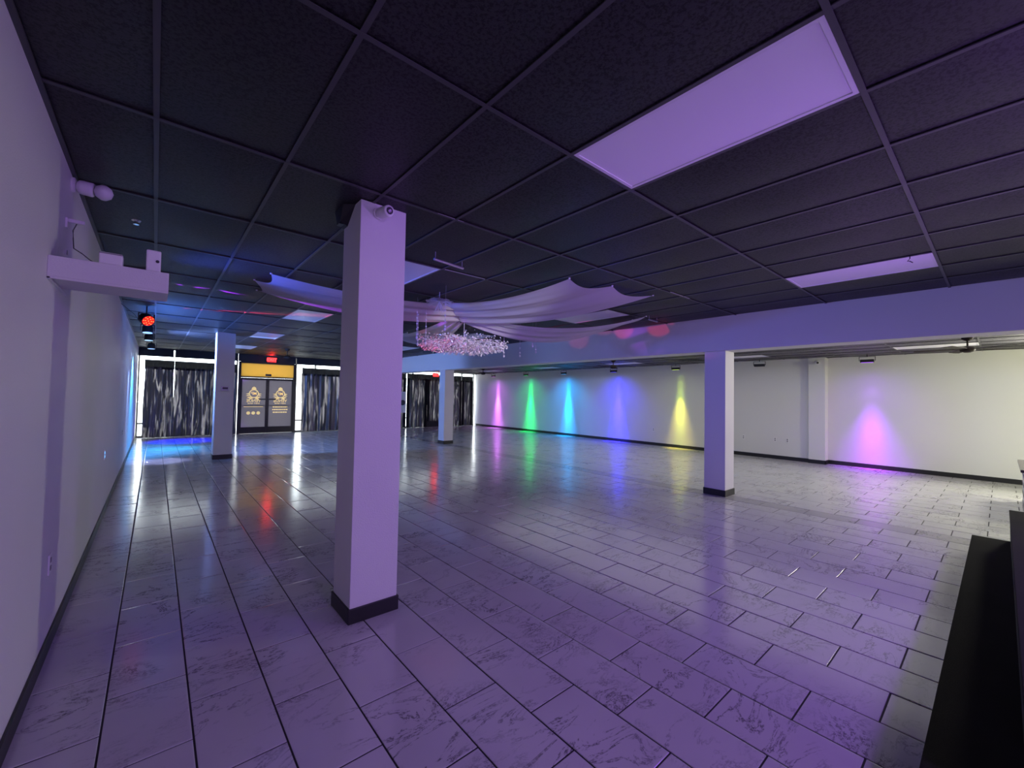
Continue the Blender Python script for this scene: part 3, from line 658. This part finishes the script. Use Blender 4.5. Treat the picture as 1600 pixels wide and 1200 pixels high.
par_head((-0.15, 12.9, 2.83), 0, math.radians(85), 'third spotlight along the left wall, pointing down', M['lens_blue'], 0.085, False)
par_head((-0.12, 15.5, 2.83), 0, math.radians(85), 'farthest spotlight along the left wall, pointing down', M['lens_blue'], 0.09, False)
par_head((-0.15, 7.0, 2.84), math.radians(90), 0, 'spotlight hidden behind the wall shelf', M['lens_dark'], 0.07, False)
bc = MB().tube([(XL, 9.1, 2.99), (-0.3, 9.25, 2.86), (-0.26, 9.3, 2.80), (-0.36, 9.1, 2.82)], 0.004, 6).build('cord', M['dark_plastic']); tag(bc, 'thin black cable between left wall and red spotlight', 'cord')

def washer(y, label, lensmat):
    t = thing('wall_washer', label, 'wall light', (12.97, y, 2.62), 0, 'wall washer lights of the side bay')
    MB().box(-0.045, -0.13, -0.035, 0.045, 0.13, 0.035, 0.008).build('housing', M['black_metal'], t)
    MB().box(-0.006, -0.155, 0.0, 0.006, -0.145, 0.10).box(-0.006, 0.145, 0.0, 0.006, 0.155, 0.10).box(-0.006, -0.155, 0.095, 0.006, 0.155, 0.105).build('bracket', M['black_metal'], t)
    MB().tube([(0, 0, 0.10), (0, 0, ZS-2.62)], 0.009, 8).build('stem', M['black_metal'], t)
    MB().box(-0.032, -0.11, -0.038, 0.032, 0.11, -0.0352).build('lens', lensmat, t)
names = ['violet pink wash, leftmost on the right wall', 'green wash', 'cyan blue wash', 'deep blue wash', 'yellow green wash', 'no light, just right of the right-hand column', 'purple and magenta wash at far right']
for (y, c, e), nmz in zip(WASH, names):
    lm = M['lens_dark'] if not c else mat('washer_lens', tuple(0.3*v+0.05 for v in c), 0.3, emis=c, es=2.0)
    washer(y, 'black wall light above the '+nmz if c else 'black wall light giving '+nmz, lm)

# ------------------------------------------------------------------ ceiling fans and vents
def fan(x, y, zc, label, drop=0.15, rot=0.3, R=0.66):
    t = thing('ceiling_fan', label, 'ceiling fan', (x, y, zc), rot, 'dark ceiling fans')
    MB().lathe([(0.075, 0), (0.07, -0.03), (0.03, -0.055), (0.015, -0.06)], (0, 0, 0), 20).build('canopy', M['fan'], t)
    MB().tube([(0, 0, -0.05), (0, 0, -drop)], 0.013, 8).build('downrod', M['fan'], t)
    MB().lathe([(0.02, -drop), (0.08, -drop-0.02), (0.10, -drop-0.05), (0.09, -drop-0.09), (0.04, -drop-0.11)], (0, 0, 0), 20).build('motor', M['fan'], t)
    for k in range(5):
        m = MB().add([(0.09, -0.035, -0.004), (0.2, -0.06, -0.008), (R, -0.07, -0.008), (R+0.02, 0.0, -0.004), (R, 0.07, 0.006), (0.2, 0.06, 0.006), (0.09, 0.035, 0.003),
                      (0.09, -0.035, 0.003), (0.2, -0.06, 0.0), (R, -0.07, 0.0), (R+0.02, 0.0, 0.004), (R, 0.07, 0.013), (0.2, 0.06, 0.013), (0.09, 0.035, 0.010)],
                     [(0, 6, 5, 4, 3, 2, 1), (7, 8, 9, 10, 11, 12, 13)]+[(i, (i+1) % 7, 7+(i+1) % 7, 7+i) for i in range(7)])
        m.xf(Matrix.Translation((0, 0, -drop-0.055)) @ Matrix.Rotation(2*PI*k/5, 4, 'Z')).build('blade', M['fan'], t)
fan(10.68, 0.37, ZS, 'nearest dark ceiling fan, in the side bay at far right', 0.15)
fan(10.7, 7.75, ZS, 'dark ceiling fan in the side bay above the blue wash', 0.14, 0.5)
fan(10.8, 14.6, ZS, 'farthest dark ceiling fan in the side bay', 0.14, 0.1)
fan(3.26, 15.2, ZC, 'dark ceiling fan between the exit sign and front column', 0.20, 0.2)
def vent(x, y, z, label, w=0.55):
    t = thing('ceiling_vent', label, 'vent', (x, y, z), 0, 'ceiling air vents')
    f = MB()
    for a in ((-w/2, -w/2, w/2, -w/2+0.03), (-w/2, w/2-0.03, w/2, w/2), (-w/2, -w/2+0.03, -w/2+0.03, w/2-0.03), (w/2-0.03, -w/2+0.03, w/2, w/2-0.03)): f.box(a[0], a[1], -0.012, a[2], a[3], -0.003)
    f.build('frame', M['black_metal'], t)
    for k in range(6): MB().box(-w/2+0.03, -w/2+0.07+k*0.08, -0.01, w/2-0.03, -w/2+0.09+k*0.08, -0.004).build('slat', M['black_metal'], t)
vent(3.9, 15.6, ZC, 'dark square ceiling vent right of the far fan')
vent(12.0, 5.9, ZS, 'dark ceiling vent in the side bay above the yellow wash')
vent(5.2, 15.2, ZC, 'dark ceiling vent just left of the front column, far back')

# ------------------------------------------------------------------ ceiling drapes
CX, CY = 3.62, 5.5
def drape(label, e0, em, e1, c0, c1, sag, seed, notch=0.05, ripple=0.024, fold=3):
    rnd = random.Random(seed); ph = [rnd.uniform(0, 6.28) for _ in range(4)]
    e0, em, e1, c0, c1 = map(Vector, (e0, em, e1, c0, c1))
    def f(u, v):
        E = e0.lerp(em, v*2) if v < 0.5 else em.lerp(e1, v*2-1)
        pull = abs(math.sin(2*PI*v))                               # edge scallops between the three pins
        inward = (c0.lerp(c1, 0.5)-E).normalized()
        C = c0.lerp(c1, v); P = E.lerp(C, u)
        P = P+inward*notch*pull*(1-u)**3*1.6
        s = sag*(0.75+0.5*v) if sag >= 0 else sag
        P.z -= s*4*u*(1-u)*0.9 + 0.05*pull*(1-u)**4
        P.z += ripple*(0.35+0.65*u)*math.sin(2*PI*fold*v*(0.75+0.25*u)+ph[0]+1.2*u)*u**0.7+0.007*u*math.sin(2*PI*fold*2.1*v+ph[1])
        return tuple(P)
    o = thing('ceiling_drape', label, 'drape', (0, 0, 0), 0, 'white ceiling drapes')
    MB().grid(f, 40, 48).build('fabric', M['sheer'], o, True)
    for p in (e0, em, e1): MB().lathe([(0.012, 0.0), (0.012, 0.015)], (p.x, p.y, ZC-0.016), 10).build('pin', M['white_plastic'], o)
    return o
ZT = ZC-0.012
drape('white sheer drape reaching left behind the front column', (1.0, 5.60, ZT), (0.90, 6.06, ZT), (1.02, 6.66, ZT), (3.55, 5.22, 2.97), (3.80, 5.62, 2.80), 0.12, 1)
drape('large white sheer drape reaching toward the camera, above the chandelier', (3.67, 3.29, ZT), (4.30, 3.14, ZT), (5.09, 3.05, ZT), (3.22, 5.28, 2.965), (3.70, 5.58, 2.79), 0.13, 2)
drape('white sheer drape reaching right toward the beam', (6.30, 3.90, ZT), (6.42, 4.25, ZT), (6.52, 4.60, ZT), (3.75, 5.35, 2.86), (3.80, 5.70, 2.80), 0.30, 3, 0.02)
drape('pink-lit sheer drape behind the chandelier, reaching away', (3.3, 8.75, ZT), (3.8, 8.75, ZT), (4.3, 8.72, ZT), (3.50, 5.65, 2.84), (3.78, 5.65, 2.80), 0.33, 4, 0.03)

bw = thing('tulle_bow', 'fluffy white tulle bow with ribbons where the drapes meet', 'bow', (2.92, 4.98, 2.90))
MB().tube([(0, 0, -0.02), (0, 0, ZC-2.90)], 0.004, 5).build('tie', M['tulle'], bw)
rnd = random.Random(3)
for k in range(64):
    a = rnd.uniform(0, 2*PI); el = rnd.uniform(-0.1, 1.25); l = rnd.uniform(0.15, 0.21)
    def pf(u, v, a=a, l=l, el=el):
        q = (v-0.5)*2; w = 0.016+0.012*u; d = l*u*math.cos(el); z = l*u*math.sin(el)*0.42-0.04*u*u
        return (d*math.cos(a)-q*w*math.sin(a), d*math.sin(a)+q*w*math.cos(a), z+0.004*q*q)
    MB().grid(pf, 6, 2).build('loop', M['tulle'], bw, True)
for k in range(6):
    a = 2*PI*k/6+0.3; MB().tube([(0, 0, 0.0), (0.04*math.cos(a), 0.04*math.sin(a), -0.08), (0.07*math.cos(a), 0.07*math.sin(a), -0.15)], 0.004, 5).build('ribbon', M['tulle'], bw)

# ------------------------------------------------------------------ chandelier
ch = thing('chandelier', 'wide white crystal branch chandelier hanging under the drapes', 'chandelier', (CX+0.06, CY, 2.42))
MB().tube([(0, 0, 0.60), (0, 0, 0.02)], 0.003, 8).build('stem', M['white_metal'], ch)
MB().lathe([(0.06, 0.605), (0.055, 0.58), (0.02, 0.565)], (0, 0, 0), 20).build('canopy', M['white_metal'], ch)
MB().lathe([(0.04, 0.06), (0.07, 0.02), (0.07, -0.02), (0.03, -0.05)], (0, 0, 0), 16).build('hub', M['chrome'], ch)
rnd = random.Random(11); tw = MB(); lf = MB()
def leaf(p, d, l, w):
    d = d.normalized(); a = Vector((rnd.gauss(0, 1), rnd.gauss(0, 1), rnd.gauss(0, 1))); s = d.cross(a).normalized(); n = d.cross(s)
    lf.add([p, p+d*l*0.45+s*w, p+d*l, p+d*l*0.45-s*w, p+d*l*0.45+n*w*0.5, p+d*l*0.45-n*w*0.5], [(0, 1, 4), (1, 2, 4), (2, 3, 4), (3, 0, 4), (1, 0, 5), (2, 1, 5), (3, 2, 5), (0, 3, 5)])
for k in range(150):
    a = rnd.uniform(0, 2*PI); R = 0.70*math.sqrt(rnd.uniform(0.05, 1)); zt = -0.15*math.sqrt(max(0, 1-(R/0.74)**2))+rnd.uniform(-0.01, 0.07)
    if rnd.random() < 0.35: zt = rnd.uniform(-0.02, 0.17)*(1-0.5*R)
    end = Vector((R*math.cos(a), R*math.sin(a), zt)); mid = Vector((0.45*R*math.cos(a+0.2), 0.45*R*math.sin(a+0.2), 0.09+zt*0.3))
    pts = [Vector((0, 0, 0.03)).lerp(mid, t)*(1-t)+mid.lerp(end, t)*t for t in (0, 0.25, 0.5, 0.75, 1.0)]
    tw.tube(pts, 0.0025, 4, False)
    for q in range(7):
        t = 0.30+0.70*rnd.random(); i = min(3, int(t*4)); p = pts[i].lerp(pts[i+1], t*4-i)
        dr = (pts[i+1]-pts[i]).normalized()+Vector((rnd.gauss(0, 0.8), rnd.gauss(0, 0.8), rnd.gauss(-0.25, 0.7)))
        leaf(p+Vector((rnd.gauss(0, 0.014), rnd.gauss(0, 0.014), rnd.gauss(0, 0.014))), dr, rnd.uniform(0.028, 0.05), rnd.uniform(0.007, 0.011))
for k in range(1500):
    a = rnd.uniform(0, 2*PI); R = 0.69*math.sqrt(rnd.uniform(0.0, 1)); h = math.sqrt(max(0, 1-(R/0.72)**2))
    z = -0.15*h+abs(rnd.gauss(0, 0.075))*(0.5+h)
    leaf(Vector((R*math.cos(a), R*math.sin(a), z)), Vector((math.cos(a)+rnd.gauss(0, 0.7), math.sin(a)+rnd.gauss(0, 0.7), rnd.gauss(-0.4, 0.8))), rnd.uniform(0.026, 0.046), rnd.uniform(0.007, 0.011))
tag(tw.build('twigs', M['white_metal'], ch), kind='stuff'); tag(lf.build('crystal_leaves', M['crystal'], ch), kind='stuff')

def strand(x, y, z1, z0, label):
    t = thing('crystal_strand', label, 'crystal strand', (x, y, z1), 0, 'crystal strands around the chandelier')
    MB().tube([(0, 0, ZC-z1), (0, 0, 0)], 0.0009, 4).build('thread', M['crystal'], t); MB().tube([(0, 0, 0), (0, 0, z0-z1)], 0.0030, 5).build('bead_wire', M['crystal'], t)
    n = 5
    for k in range(n):
        z = (z0-z1)*(k+0.35)/n; r = 0.012 if k < n-1 else 0.014
        MB().lathe([(0.001, r*1.5), (r, 0.2*r), (r, -0.2*r), (0.001, -r*1.5)], (0, 0, z), 8).build('bead', M['crystal'], t)
    MB().lathe([(0.001, 0.035), (0.016, 0.010), (0.016, 0.0), (0.001, -0.025)], (0, 0, z0-z1), 8).build('drop', M['crystal'], t)
for (x, y, z1, z0, lb) in [(2.80, 4.62, 2.80, 2.46, 'crystal strand hanging just in front of the tulle bow'), (2.86, 5.5, 2.84, 2.44, 'leftmost crystal strand, beside the front column'),
                           (2.93, 5.6, 2.84, 2.36, 'second crystal strand from the front column'), (2.98, 5.45, 2.84, 2.37, 'third crystal strand from the front column, left of the chandelier'),
                           (4.50, 5.5, 2.78, 2.30, 'long crystal strand just right of the chandelier'), (4.86, 5.5, 2.76, 2.33, 'second crystal strand right of the chandelier'),
                           (4.98, 5.3, 2.84, 2.50, 'short crystal strand right of the chandelier, third along'), (5.2, 5.45, 2.80, 2.42, 'rightmost crystal strand, against the beam')]:
    strand(x, y, z1, z0, lb)
